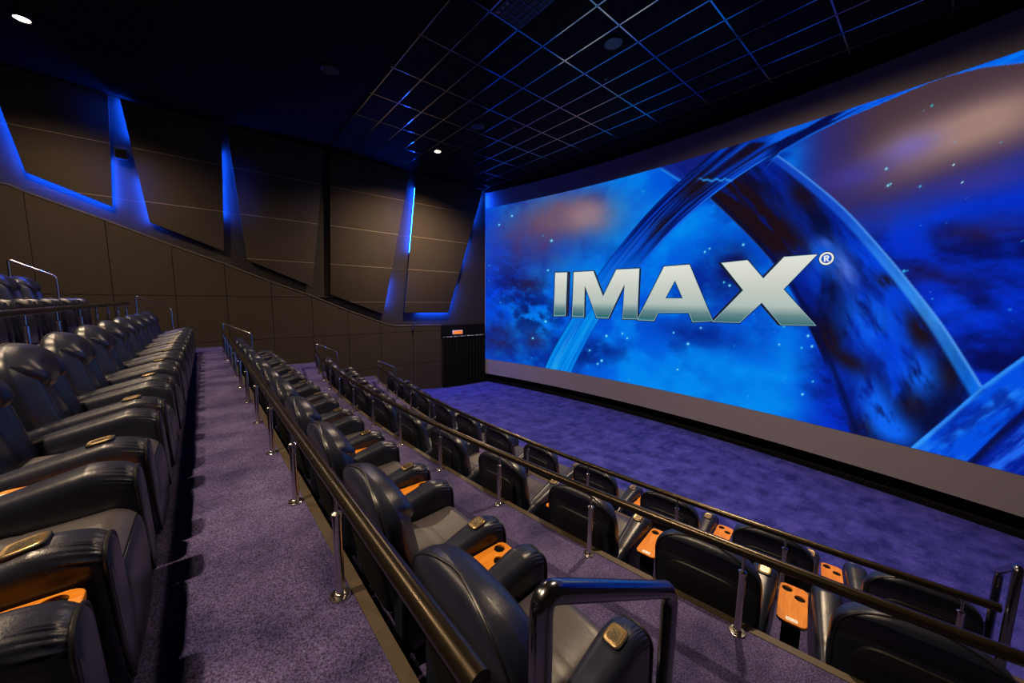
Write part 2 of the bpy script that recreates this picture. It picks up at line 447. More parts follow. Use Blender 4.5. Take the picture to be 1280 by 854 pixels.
def paint(X, Z, px, py):
    """the projected film frame, as sRGB 0..255, worked out from outlines seen on the screen"""
    n1 = fbm(X * .55 + 3, Z * .7, 1); n2 = fbm(X * 1.1, Z * 1.5 + 9, 21); n3 = fbm(X * 2.2 + Z * .8, Z * 3.1, 41)
    n4 = fbm(X * .9 + 7, Z * 1.2, 61)
    C = np.zeros(X.shape + (3,)); C[...] = (0, 78, 212)
    C = blend(C, (0, 122, 236), .9 * sst(.32, .70, n2))
    C = blend(C, (2, 28, 140), .8 * sst(.46, .78, n4))
    # brighter azure low in the middle and beside the pale limb
    C = blend(C, (0, 138, 240), np.clip(.95 * blob(px, py, 960, 490, 110, 62, .2) + .7 * blob(px, py, 850, 480, 120, 40, .2) + .85 * blob(px, py, 775, 285, 60, 45, -.8) + .8 * blob(px, py, 850, 285, 40, 36) + .6 * blob(px, py, 720, 340, 50, 30), 0, 1) * (.45 + .75 * n2))
    C = blend(C, (0, 60, 235), .75 * blob(px, py, 616, 335, 18, 90))
    C = blend(C, (4, 20, 96), .85 * np.clip(sst(.36, .66, n3) * (blob(px, py, 668, 395, 40, 26) + blob(px, py, 645, 350, 34, 30)), 0, 1))
    C = blend(C, (4, 22, 110), .85 * sst(.34, .62, n4) * blob(px, py, 730, 440, 46, 16))
    C = blend(C, (6, 18, 110), np.clip(.95 * blob(px, py, 905, 345, 32, 42, .5) + .6 * blob(px, py, 880, 420, 60, 14, .2), 0, 1) * (.35 + .9 * n3))
    C = blend(C, (20, 14, 60), np.clip(.8 * blob(px, py, 918, 330, 20, 22), 0, 1) * (.3 + n3))
    # purple and tan haze, upper left and lower left
    C = blend(C, (58, 48, 120), np.clip(1.15 * blob(px, py, 668, 300, 62, 40, -.3), 0, 1) * (.25 + 1.1 * n2))
    C = blend(C, (112, 84, 104), np.clip(1.2 * blob(px, py, 712, 270, 60, 30, -.15), 0, 1) * (.45 + .9 * n1))
    C = blend(C, (160, 128, 136), np.clip(1.1 * blob(px, py, 738, 270, 28, 18, -.1), 0, 1) * (.45 + .7 * n1))
    C = blend(C, (40, 22, 66), np.clip(1.0 * blob(px, py, 622, 425, 26, 22) + .9 * blob(px, py, 668, 425, 14, 12) + .7 * blob(px, py, 660, 355, 20, 10), 0, 1) * (.3 + .9 * n3))
    # right-hand sky: deep blue below a broad tan cloud
    right = sst(975, 1045, px)
    C = blend(C, (2, 42, 196), right * .95)
    C = blend(C, (6, 10, 74), right * .95 * sst(.36, .72, n3 * .55 + n4 * .45) * sst(210, 330, py))
    C = blend(C, (4, 62, 226), right * .9 * np.clip(blob(px, py, 1110, 275, 70, 22, -.2) + blob(px, py, 1180, 390, 100, 26, -.1) * sst(.4, .6, n2), 0, 1) * (.4 + .9 * n2))
    cloud = py + .34 * (px - 1160)                       # lies along the slope of the cloud
    C = blend(C, (54, 40, 92), right * .92 * (1 - sst(205, 290, cloud + 40 * (n2 - .5))) )
    C = blend(C, (70, 50, 58), right * .95 * sst(1035, 1110, px) * (1 - sst(185, 235, cloud + 30 * (n1 - .5))))
    C = blend(C, (118, 92, 98), np.clip(1.1 * right * np.exp(-((cloud - 182) / 38) ** 2) * sst(1050, 1150, px), 0, 1) * (.55 + .6 * n1))
    C = blend(C, (158, 126, 116), np.clip(1.25 * blob(px, py, 1215, 158, 95, 24, -.36), 0, 1) * (.6 + .6 * n1) * right)
    C = blend(C, (120, 104, 176), np.clip(1.0 * blob(px, py, 1138, 184, 38, 15, -.34), 0, 1) * right * .85)
    C = blend(C, (66, 58, 158), np.clip(.9 * blob(px, py, 1075, 218, 55, 18, -.3) + .8 * blob(px, py, 1235, 225, 60, 16, -.2), 0, 1) * right * (.3 + .9 * n2))
    C = blend(C, (44, 22, 56), np.clip(.95 * blob(px, py, 1235, 285, 60, 16, -.15) + .5 * blob(px, py, 1165, 345, 60, 18, .1), 0, 1) * right * (.2 + .95 * n3))
    # stars
    r = np.random.RandomState(5)
    listed = [(689.4,300.9),(624,281),(640,270),(1013,132),(1165,132),(1203,228),(1108,211),(1192,206),(1113,230),(1110,232),(1150,233),(1262,387),(1130,339),(876,410),(905,353),(912,357),(881,315),(887,311),(929,306),(980,408),(842,416),(758,420),(778,417),(784,423),(752,451),(747,455),(737,438),(860,430),(847,462),(1002,435),(1015,433),(974,431),(1016,477),(1003,493),(1085,452),(1108,455),(1010,420),(666,423),(700,430),(682,402),(685,338),(720,368)]
    star = np.zeros(X.shape)
    pts = listed + [(r.uniform(610, 1290), r.uniform(130, 560)) for _ in range(60)]
    for k, (sx, sy) in enumerate(pts):
        size = (.95 if k % 3 else 1.25) if k < len(listed) else r.uniform(.45, .7)
        mk = (abs(px - sx) < 6) & (abs(py - sy) < 6)
        star[mk] = np.maximum(star[mk], (1.0 if k < len(listed) else .6) * np.exp(-((px[mk] - sx) ** 2 + (py[mk] - sy) ** 2) / size ** 2 / 1.6))
    C = blend(C, (60, 205, 245), np.clip(star * 1.25, 0, 1)); C = blend(C, (225, 255, 255), sst(.72, 1.0, star))
    def I(pts):
        g = np.arange(-200, 1100.0); v = np.interp(g, [p[0] for p in pts], [p[1] for p in pts])
        for _ in range(3): v = np.convolve(np.pad(v, 14, 'edge'), np.ones(29) / 29, 'valid')
        return np.interp(py, g, v)
    # broad dark limb sweeping down to the right
    xo = I([(150, 905), (193, 973), (225, 1016), (262, 1060), (330, 1120), (405, 1180), (478, 1226), (540, 1262), (600, 1292)])
    xi = I([(150, 770), (205, 838), (250, 888), (290, 930), (325, 962), (360, 986), (430, 1020), (490, 1044), (540, 1061), (600, 1078)])
    s = (px - xi) / (xo - xi); ins = sst(0, .012, s) * (1 - sst(.99, 1.0, s)) * sst(187, 193, py)
    t = py
    fl = fbm(s * 3.0 + t * .004, t * .014 + s * 1.5, 81); fl2 = fbm(s * 7 + t * .012, t * .016 - s * 2, 91); fl3 = fbm(s * 14 + t * .02, t * .03 - s * 6, 95)
    L = np.zeros(X.shape + (3,)); L[...] = (4, 26, 128)
    L = blend(L, (2, 62, 214), sst(.40, .68, fl2) * (.25 + .75 * sst(250, 330, py)) * (.4 + .6 * sst(.15, .5, s)))
    L = blend(L, (6, 8, 46), sst(.42, .66, fl) * .9)
    L = blend(L, (26, 12, 22), np.clip((1 - sst(.30, .62, s)) * (1 - sst(300, 350, py)) * 1.1 + .9 * blob(px, py, 1003, 245, 22, 16, .8) + blob(px, py, 1108, 352, 14, 9, .3) + 1.1 * blob(px, py, 1150, 415, 16, 30, -.5) + .9 * blob(px, py, 1185, 470, 16, 18, -.4) + 1.1 * blob(px, py, 1036, 422, 12, 18, -.3) + blob(px, py, 1062, 452, 28, 11, .55) + .9 * blob(px, py, 1140, 505, 16, 16) + .9 * blob(px, py, 1080, 535, 18, 10), 0, 1) * sst(.16, .46, fl3))
    L = blend(L, (12, 96, 238), np.clip(.9 * blob(px, py, 1030, 320, 24, 22, .7) + .9 * blob(px, py, 1085, 400, 38, 30, .8) + blob(px, py, 1150, 470, 22, 28, -.5) + blob(px, py, 1095, 505, 22, 34, -.5) + .9 * blob(px, py, 1120, 540, 30, 18, .4), 0, 1) * sst(.25, .58, fl3))
    L = blend(L, (84, 120, 226), np.clip(1.1 * blob(px, py, 1055, 335, 12, 24, -.5) + .8 * blob(px, py, 1028, 305, 10, 8), 0, 1) * sst(.25, .55, fl2) * .8)
    edge = sst(.86, .90, s)
    ec = np.stack([np.interp(py, [190, 260, 330, 400, 480], [14, 20, 44, 60, 10]), np.interp(py, [190, 260, 330, 400, 480], [66, 84, 130, 160, 120]), np.interp(py, [190, 260, 330, 400, 480], [190, 214, 232, 248, 245])], -1)
    L = blend(L, ec, edge * .85 * (.55 + .7 * fl2))
    L = blend(L, (90, 160, 245), np.exp(-((s - .985) / .012) ** 2) * .85)
    L = blend(L, (24, 110, 238), (1 - sst(.0, .03, s)) * .95 * (1 - sst(340, 420, py)))
    L = blend(L, (3, 10, 60), np.exp(-((s - .05) / .022) ** 2) * .75)
    C = blend(C, L, ins)
    # pale limb sweeping down to the left
    xl = I([(170, 915), (210, 868), (240, 833), (275, 800), (310, 772), (345, 745), (400, 712), (430, 694), (470, 674)])
    xr = I([(120, 1110), (150, 1058), (160, 1034), (172, 1008), (190, 973), (205, 948), (225, 917), (247, 888), (270, 860), (300, 830), (345, 790), (400, 748), (430, 733), (470, 711)])
    s = (px - xl) / (xr - xl); ins = sst(0, .03, s) * (1 - sst(.97, 1.0, s)) * sst(176, 180, py)
    fl = fbm(s * 6, py * .008 + s, 101); fl2 = fbm(s * 11 + 3, py * .009 - s, 121); lo = sst(270, 410, py)
    L = np.zeros(X.shape + (3,)); L[...] = (2, 58, 196); L = blend(L, (0, 138, 232), lo * .95)
    L = blend(L, (4, 10, 66), (1 - sst(270, 350, py)) * sst(.34, .60, fl2) * .92)
    L = blend(L, (24, 12, 24), np.clip(1.1 * blob(px, py, 872, 232, 26, 12, -.7) + .9 * blob(px, py, 825, 282, 20, 8, -.8) + .9 * blob(px, py, 935, 192, 34, 14, -.5), 0, 1) * sst(.22, .5, fl2))
    L = blend(L, (10, 84, 228), sst(.50, .64, fl) * (1 - lo) * .7)
    L = blend(L, (70, 190, 246), sst(.48, .72, fl) * lo * .45)
    L = blend(L, (0, 84, 206), sst(.46, .66, fl2) * lo * .6)
    L = blend(L, (2, 20, 90), np.exp(-((s - .02) / .02) ** 2) * .8); L = blend(L, (4, 40, 140), np.exp(-((s - .98) / .02) ** 2) * .7 * lo)
    L = blend(L, (30, 120, 240), np.exp(-((s - .955) / .022) ** 2) * (1 - sst(300, 345, py)) * .95)
    C = blend(C, L, ins)
    # small piece of limb at the top, left of the crossing
    d = (py - 212) - (px - 826) * .62
    mk = sst(-26, -24, -(px - 905)) * sst(-1, 0, -d) * sst(822, 828, px) * (1 - sst(0, 1, px - xl))
    C = blend(C, (14, 30, 130), mk * .9); C = blend(C, (30, 130, 235), mk * np.exp(-(d / 3.2) ** 2))
    # bright swirl and the thin limb running along the top edge
    yb = np.interp(px, [905, 950, 975, 1010, 1050, 1100, 1140, 1180, 1230, 1290], [268, 220, 192, 172, 152, 131, 113, 97, 85, 78])
    s = (yb - py)
    ins = sst(0, 1.2, s) * sst(948, 976, px)
    fl = fbm((px + py * .9) * .012, (px * .5 + py) * .11, 131); fl2 = fbm((px + py) * .02, (px * .5 + py) * .16, 141)
    L = np.zeros(X.shape + (3,)); L[...] = (0, 52, 196)
    L = blend(L, (4, 10, 66), sst(.40, .58, fl) * (1 - sst(1040, 1110, px)) * .95)
    L = blend(L, (10, 100, 240), sst(.50, .66, fl2) * .9)
    L = blend(L, (0, 116, 240), sst(1060, 1180, px) * (.4 + .6 * fl2))
    L = blend(L, (20, 110, 240), np.exp(-((s - 1.5) / 1.6) ** 2) * .8)
    C = blend(C, L, ins)
    zig = 222 + 5 * vnoise(px * .33, px * 0, 151) + (px - 880) * -.02
    mk = np.exp(-((py - zig) / 1.3) ** 2) * sst(868, 880, px) * (1 - sst(912, 920, px))
    C = blend(C, (40, 150, 245), mk * .9)
    # pale limbs crossing in the lower right corner
    ya = np.interp(px, [1100, 1145, 1190, 1228, 1260, 1300], [592, 553, 515, 481, 458, 430]); yb2 = np.interp(px, [1190, 1215, 1250, 1300], [592, 571, 536, 492])
    ins = sst(0, 1.5, py - ya) * (1 - sst(0, 1.5, py - yb2) * sst(1195, 1215, px))
    fl = fbm((px - py) * .012 + 4, (px * .8 + py) * .06, 161)
    L = np.zeros(X.shape + (3,)); L[...] = (2, 78, 224)
    L = blend(L, (30, 128, 244), sst(.42, .7, fl) * .8); L = blend(L, (2, 34, 150), sst(.44, .72, fbm((px - py) * .02, (px * .8 + py) * .05, 171)) * .8)
    L = blend(L, (60, 160, 250), np.exp(-((py - ya - 4) / 4.0) ** 2) * .75)
    C = blend(C, L, ins)
    mk = sst(0, 1.5, py - yb2) * sst(1190, 1215, px)
    L2 = np.zeros(X.shape + (3,)); L2[...] = (4, 30, 150); L2 = blend(L2, (30, 100, 236), sst(.42, .7, fl)); L2 = blend(L2, (8, 10, 50), np.exp(-((py - yb2 - 8) / 8) ** 2) * .8)
    C = blend(C, L2, mk)
    return np.clip(C, 0, 255)

ZB, ZT, ZPB, ZPT = ZO - 3.30, ZO + 4.49, ZO - 2.64, ZO + 3.86
XS0, XS1 = XL + .035, 2.1
so = empty('cinema_screen', ((XS0 + XS1) / 2, screen_y(-5.4), ZB))
tag(so, 'huge curved cinema screen showing silver letters over crossing blue ribbons and stars', 'screen')
ox, oy, oz = so.location
def canvas_part(name, z_lo, z_hi, nx, nz, off, mat, x_lo=XS0, x_hi=XS1):
    xs = np.linspace(x_lo, x_hi, nx); zs = np.linspace(z_lo, z_hi, nz)
    m = MB(); m.grid([[(x - ox, screen_y(x) - off - oy, z - oz) for x in xs] for z in zs])
    return m.build(name, mat, so)
canvas_part('canvas', ZB, ZT, 60, 4, 0.0, MAT['canvas'])
MB().tube([(XS0 - ox, screen_y(XS0) - oy - .004, z - oz) for z in (ZB, ZT)], .012, 8).build('canvas_edge', plain('canvas_hem', (.16, .15, .15, 1), .7), so)

NX, NZ = 860, 330
xs = np.linspace(XS0 + .01, XS1, NX); zs = np.linspace(ZPB, ZPT, NZ)
XX, ZZ = np.meshgrid(xs, zs); YY = screen_y(XX) - .004
px, py = proj(np.stack([XX, YY, ZZ - ZO], -1))
img = lin(paint(XX, ZZ - ZO, px, py))
verts = np.stack([XX - ox, YY - oy, ZZ - oz], -1).reshape(-1, 3)
idx = np.arange(NX * NZ).reshape(NZ, NX)
faces = np.stack([idx[:-1, :-1], idx[:-1, 1:], idx[1:, 1:], idx[1:, :-1]], -1).reshape(-1, 4)
me = bpy.data.meshes.new('projected_picture')
me.vertices.add(len(verts)); me.vertices.foreach_set('co', verts.ravel())
me.loops.add(faces.size); me.loops.foreach_set('vertex_index', faces.ravel().astype(np.int32))
me.polygons.add(len(faces)); me.polygons.foreach_set('loop_start', np.arange(0, faces.size, 4, dtype=np.int32))
me.update(calc_edges=True); me.validate()
ca = me.color_attributes.new('film', 'FLOAT_COLOR', 'POINT')
ca.data.foreach_set('color', np.concatenate([img.reshape(-1, 3), np.ones((NX * NZ, 1))], 1).ravel().astype(np.float32))
t = NT('projected_film'); at = t.n('ShaderNodeAttribute', attribute_name='film')
SCREEN_GAIN = 1.0
t.set(Base_Color=(.002, .002, .002, 1), Roughness=.9, Specular_IOR_Level=.0, Emission_Color=at.outputs['Color'], Emission_Strength=SCREEN_GAIN)
t.m.cycles.emission_sampling = 'FRONT_BACK' if False else 'AUTO'
me.materials.append(t.m)
po = bpy.data.objects.new('projected_picture', me); col.objects.link(po); po.parent = so

# the big silver letters shown on the screen
def on_screen(x, y, off):
    d = R.T @ np.array([(x - 640) / F_PX, (y - 427) / F_PX, 1.0]); k = 10 / d[1]
    for _ in range(60): k = .5 * k + .5 * (screen_y(d[0] * k) - off) / d[1]
    P = d * k; return (P[0] - ox, P[1] - oy, P[2] + ZO - oz)
def grow(P, r):
    n = len(P); a = sum(P[i][0] * P[(i + 1) % n][1] - P[(i + 1) % n][0] * P[i][1] for i in range(n)); sg = 1 if a > 0 else -1
    out = []
    for i in range(n):
        p0, p1, p2 = (Vector(P[(i + k) % n]) for k in (-1, 0, 1))
        n1 = Vector(((p1 - p0).y, -(p1 - p0).x)).normalized() * sg; n2 = Vector(((p2 - p1).y, -(p2 - p1).x)).normalized() * sg
        b = (n1 + n2); b = b / max(.35, b.dot(n1)) if b.length > 1e-6 else n1
        out.append(tuple(p1 + b * r))
    return out
def letter(loops, off, mat, name, parent, mb=None):
    flat = [q for l in loops for q in l]
    tri = geometry.tessellate_polygon([[Vector((q[0], q[1], 0)) for q in l] for l in loops])
    m = mb or MB(); m.add([on_screen(q[0], q[1], off) for q in flat], tri)
    return m if mb else m.build(name, mat, parent, smooth=False)
k1 = lambda L: [(680 + x * .15625, 300 + y * .15625) for x, y in L]
k2 = lambda L: [(860 + x * .15625, 300 + y * .15625) for x, y in L]
LI = [k1([(92, 265), (183, 262), (169, 605), (82, 607)])]
LM = [k1([(240, 260), (393, 252), (472, 458), (580, 240), (760, 231), (742, 630), (632, 630), (645, 352), (512, 625), (424, 622), (326, 362), (316, 613), (228, 612)])]
LA = [[(830.3, 333.6), (861.6, 331.2), (890.3, 400.8), (866, 402.3), (861.3, 390.6), (822.2, 390.6), (817.3, 400.8), (797.1, 399.7)], [(843.75, 349.9), (854.0, 373.4), (831, 373.4)]]
LX = [k2([(272, 186), (475, 164), (602, 312), (770, 138), (1030, 118), (760, 395), (1018, 683), (745, 678), (590, 498), (410, 660), (202, 653), (445, 402)])]
t = NT('silver_letter_light'); g_ = t.n('ShaderNodeNewGeometry'); sp = t.n('ShaderNodeSeparateXYZ'); t.l(g_.outputs['Position'], sp.inputs[0])
mr = t.n('ShaderNodeMapRange'); mr.inputs['From Min'].default_value = ZO - .62; mr.inputs['From Max'].default_value = ZO + 1.0
t.l(sp.outputs['Z'], mr.inputs['Value'])
cr = t.ramp(mr.outputs['Result'], [(0, srgb(66, 150, 160)), (.07, srgb(52, 104, 112)), (.2, srgb(98, 134, 138)), (.34, srgb(176, 190, 184)), (.6, srgb(196, 202, 192)), (1, srgb(222, 224, 214))])
t.set(Base_Color=(.002, .002, .002, 1), Roughness=.9, Specular_IOR_Level=.0, Emission_Color=cr, Emission_Strength=1.0); MAT['silver'] = t.m
MAT['rim'] = emit('letter_rim_light', srgb(4, 18, 40), 1.0)
MAT['rimlite'] = emit('letter_bevel_light', srgb(150, 190, 205), 1.0)
for nm, L, sh in (('letter_i', LI, (3.6, -.4)), ('letter_m', LM, (1.8, .1)), ('letter_a', LA, (1.0, .5)), ('letter_x', LX, (-3.4, .2))):
    f = letter(L, .016, MAT['silver'], 'screen_letter', so)
    letter([grow(L[0], .55)] + [grow(l, -.5) for l in L[1:]], .013, MAT['rimlite'], 'letter_bevel', f)
    rim = MB()
    letter([grow(L[0], 1.6)] + [grow(l, -1.4) for l in L[1:]], .009, None, None, None, rim)
    letter([[(q[0] + sh[0], q[1] + sh[1]) for q in grow(L[0], .9)]], .0085, None, None, None, rim) if len(L) == 1 else None
    rim.build('letter_rim', MAT['rim'], f, smooth=False)
# registered mark
rc = (1033.2, 323.2)
ring = lambda rx, ry, n=40: [(rc[0] + rx * math.cos(2 * PI * k / n), rc[1] + ry * math.sin(2 * PI * k / n) - .12 * rx * math.cos(2 * PI * k / n)) for k in range(n)]
MAT['regwhite'] = emit('registered_mark_light', srgb(225, 232, 235), 1.0)
m = letter([ring(9.2, 8.0), ring(6.6, 5.7)], .016, MAT['regwhite'], 'registered_mark', so)
letter([ring(10.3, 9.1), ring(5.9, 5.0)], .009, MAT['rim'], 'mark_rim', m)
rr = MB()
q = lambda L: [(rc[0] + x, rc[1] + y - .12 * x) for x, y in L]
letter([q([(-3.4, -3.8), (1.6, -3.8), (3.2, -2.7), (3.4, -1.2), (2.8, .2), (1.2, .9), (3.8, 3.9), (1.3, 3.9), (-1.0, .9), (-1.2, .9), (-1.2, 3.9), (-3.4, 3.9)]), q([(-1.15, -2.2), (.7, -2.2), (1.25, -1.45), (.6, -.6), (-1.15, -.6)])], .016, None, None, None, rr)
rr.build('mark_letter', MAT['regwhite'], m, smooth=False)

# ------------------------------------------------------------------ the recliner
def sgnpow(v, p): return math.copysign(abs(v) ** p, v)
H_TOP, H_LOW = 1.06, .26
def back_axis(z): return .27 - .15 * (z - .25) / .8         # middle of the backrest thickness, leaning back
def back_w(z):
    w = .325 + .03 * math.sin(min(1, max(0, (z - .25) / .6)) * PI * .62)
    if z > .80: w *= max(0.0, 1 - ((z - .80) / (H_TOP - .80)) ** 2.7) ** (1 / 2.3)
    return max(w, .004)
def back_t(z):
    t = .098 - .02 * max(0, (z - .5) / .5)
    if z > .93: t *= max(0.0, 1 - ((z - .93) / (H_TOP - .93)) ** 2.2) ** .5
    return max(t, .004)
G = lambda x, c, s: math.exp(-((x - c) / s) ** 2)
def front_detail(x, z):
    ax = abs(x); f = 0
    fade = min(1, max(0, (1.02 - z) / .12))
    f += .052 * G(ax, .245, .075) * fade * (1 - .6 * min(1, max(0, (z - .84) / .1)))                           # side wings
    f -= .030 * G(ax, .150, .026) * (1 if z < .78 else max(0, 1 - (z - .78) / .1))
    f += .022 * G(ax, 0, .12) * G(z, .52, .16)                     # lumbar
    return f
def back_point(x, z, side):                                        # surface depth of the backrest
    w, t = back_w(z), back_t(z); r = min(1, abs(x) / w)
    y = back_axis(z) + side * t * (1 - r ** 4.0) ** (1 / 3.2)
    if side > 0: y += front_detail(x, z) * (1 - r ** 8)
    return y
def make_backrest():
    m = MB(); rows = []
    zs = list(np.linspace(H_LOW, .80, 22)) + [.80 + (H_TOP - .80) * math.sin(k / 16 * PI / 2) for k in range(1, 17)]
    N = 72
    for z in zs:
        w, t = back_w(z), back_t(z); row = []
        for k in range(N):
            a = 2 * PI * k / N; x = w * sgnpow(math.cos(a), .55); s = math.sin(a)
            y = back_axis(z) + t * sgnpow(s, .55)
            if s > 0: y += front_detail(x, z) * (1 - (abs(x) / w) ** 8)
            row.append((x, y, z))
        rows.append(row)
    m.grid(rows, close_u=True, cap0=True, cap1=True); return m
def make_headrest():
    # a shield shaped pillow, thick in the middle, that wraps the top of the back
    m = MB(); N = 96; K = 16; cz = .925
    out = []
    for k in range(N):
        a = 2 * PI * k / N; c, s = math.cos(a), math.sin(a)
        if s >= 0:
            z = cz + (H_TOP - .003 - cz) * sgnpow(s, .62); x = math.copysign(1, c) * back_w(z) * .975 if abs(c) > 1e-9 else 0.0
            if abs(c) < .35: x = back_w(cz + (H_TOP - .003 - cz) * (1 - .35 ** 2) ** .31) * .975 * c / .35
        else:
            x = back_w(cz) * .975 * sgnpow(c, .80); z = cz - .185 * abs(s) ** 1.35
        out.append((x, z))
    rows = []
    for j in range(K + 1):
        q = j / K; row = []
        for i, (x, z) in enumerate(out):
            xx = x * q; z2 = cz + (z - cz) * q
            low = 1.0 if z < cz else 0.0
            d = .060 * (1 - q ** 3.2) ** .62
            d -= .012 * low * (q == 1)
            wr = .0018 * math.sin(i * 2.1 + 1.3 * math.sin(i * .7)) * max(0, (q - .72) / .28) * (1 if q < 1 else 0)
            row.append((xx, back_point(xx, z2, 1) + d + wr, z2))
        rows.append(row)
    m.grid(rows, close_u=True); return m
def make_back_shell():
    # the raised padded panel on the rear of the back
    m = MB(); N = 48; rows = []
    out = []
    for k in range(N):
        a = 2 * PI * k / N; x = .255 * sgnpow(math.cos(a), .38); z = .54 + .31 * sgnpow(math.sin(a), .42); out.append((x, z))
    for q, d in ((1.0, -.012), (1.0, .004), (.975, .012), (.9, .016), (.6, .018), (.3, .019), (.02, .019)):
        rows.append([(x * q, back_point(x * q, .54 + (z - .54) * q, -1) - d, .54 + (z - .54) * q) for x, z in out])
    m.grid(rows, close_u=True, cap1=True); return m
def make_back_piping():
    pts = []
    zs = [.27 + .53 * k / 14 for k in range(15)] + [.80 + (H_TOP - .80) * math.sin(k / 12 * PI / 2) for k in range(1, 13)]
    f = lambda z: .93
    left = [(-back_w(z) * .94, back_point(back_w(z) * .94, z, -1) - .002, z) for z in zs[:-1]]
    left += [(-.03, back_axis(H_TOP) - .004, H_TOP + .001)]
    pts = left + [(-x, y, z) for x, y, z in reversed(left)]
    return MB().tube(pts, .0065, 8)
def make_cap_seam():
    zs = [.83 + (H_TOP - .83) * math.sin(k / 12 * PI / 2) for k in range(0, 13)]
    L = [(-back_w(z) * .995 - .001, back_axis(z) + .03, z) for z in zs[:-1]] + [(-.02, back_axis(H_TOP) + .02, H_TOP + .0015)]
    pts = L + [(-x, y, z) for x, y, z in reversed(L)]
    return MB().tube(pts, .0035, 6)
def make_seat():
    m = MB(); N = 56; rows = []
    for j in range(30):
        q = j / 29; y = .30 + .57 * q
        e_ = max(0, (q - .86) / .14); top = .475 - .022 * math.sin(q * PI) * .6 - .05 * e_ ** 2.2 + .012 * q
        if q < .06: top -= .02
        bot = .25; hw = .236; row = []
        cz, hh = (top + bot) / 2, (top - bot) / 2
        for k in range(N):
            a = 2 * PI * k / N; x = hw * sgnpow(math.cos(a), .32); z = cz + hh * sgnpow(math.sin(a), .32)
            if math.sin(a) > 0:
                z += .014 * (1 - (x / hw) ** 2) * (1 - e_)
                z -= .006 * G(abs(x), .085, .006) + .006 * G(y, .56, .006)
            row.append((x, y, z))
        rows.append(row)
    m.grid(rows, close_u=True, cap0=True, cap1=True); return m
def make_footrest():
    m = MB(); N = 40; rows = []
    for z, d, w in ((.03, 0, .225), (.036, .012, .232), (.12, .020, .234), (.25, .024, .235), (.36, .020, .235), (.405, .012, .234), (.425, 0, .228)):
        row = []
        for k in range(N):
            a = 2 * PI * k / N; row.append((w * sgnpow(math.cos(a), .3), .845 + (.03 + d) * sgnpow(math.sin(a), .4) + .02 * (.42 - z), z))
        rows.append(row)
    m.grid(rows, close_u=True, cap0=True, cap1=True); return m
def arm_dims(q):                                   # q 0 at the rear, 1 at the front: centre x, half width, top
    w = .056 + .032 * min(1, q / .75) ** .9
    top = .485 + .165 * min(1, q / .80) ** .85
    if q > .80: top -= .035 * ((q - .80) / .20) ** 2
    return w, top
ARM_X, AY0, AY1 = .325, .17, .865
def arm_front_tilt(z): return -.10 * (.64 - z) * 0
def make_arm(s):
    m = MB(); N = 96; rows = []
    qs = [0, .004, .02] + list(np.linspace(.05, .74, 24)) + list(np.linspace(.76, .965, 22)) + [.985, .996, 1.0]
    for q in qs:
        w, top = arm_dims(q); y = AY0 + (AY1 - AY0) * q
        rnd_ = 1.0
        if q > .955: rnd_ = 1 - .10 * ((q - .955) / .045) ** 2
        if q < .02: rnd_ = .9 + .1 * q / .02
        w *= rnd_; bot = .07; row = []
        for sq in (.30, .58, .585):
            w -= 0
        seam = .0035 * (G(q, .66, .006) + G(q, .20, .006))
        for k in range(N):
            a = 2 * PI * k / N; c, sn = math.cos(a), math.sin(a)
            if sn >= 0: x = (w - seam) * sgnpow(c, .72); z = top - .095 + (.095 - seam) * sgnpow(sn, .72) * rnd_
            else: x = (w - seam) * sgnpow(c, .35) * (1 - .12 * abs(sn) ** 2); z = top - .095 + (top - .095 - bot) * sgnpow(sn, .35)
            if sn > -.25:
                wr = max(0, (q - .83) / .13) ; wr = min(1, wr) * (1 if q < .975 else .4)
                r = .0020 * wr * (math.sin(a * 31 + 1.7 * math.sin(a * 5)) + .5 * math.sin(a * 53))
                x += r * c; z += r * sn
            yy = y + .05 * max(0, .62 - z) * q
            row.append((s * ARM_X + x, yy, z))
        rows.append(row)
    m.grid(rows, close_u=True, cap0=True, cap1=True); return m
def shield(s, k_):
    w, top = arm_dims(1.0); w *= k_; N = 56; out = []
    for k in range(N):
        a = 2 * PI * k / N; c, sn = math.cos(a), math.sin(a)
        if sn >= 0: x = w * sgnpow(c, .8); z = top - .095 + (.088 * k_) * sgnpow(sn, .8)
        else: x = w * sgnpow(c, .5) * (1 - .30 * abs(sn) ** 1.5); z = top - .095 + (top - .095 - .085) * sgnpow(sn, .5)
        out.append((s * ARM_X + x, AY1 + .05 * max(0, .62 - z), z))
    return out
def make_arm_front(s):
    o = shield(s, .93); cz = .34; rows = []
    for q, d in ((1.0, -.01), (1.0, .006), (.94, .013), (.7, .017), (.3, .018), (.02, .018)):
        rows.append([(s * ARM_X + (x - s * ARM_X) * q, y + d + (0 if q > .99 else -.10 * .6 * 0), cz + (z - cz) * q) for x, y, z in o])
    # keep the panel following the raked arm front
    rows = [[(x, AY1 + .05 * max(0, .62 - z) + d, z) for (x, y, z) in r] for r, (q, d) in zip(rows, ((1.0, -.01), (1.0, .006), (.94, .013), (.7, .017), (.3, .018), (.02, .018)))]
    m = MB(); m.grid(rows, close_u=True, cap1=True); return m
def make_arm_piping(s): return MB().tube([(x, y + .006, z) for x, y, z in shield(s, .975)], .006, 7, closed=True)

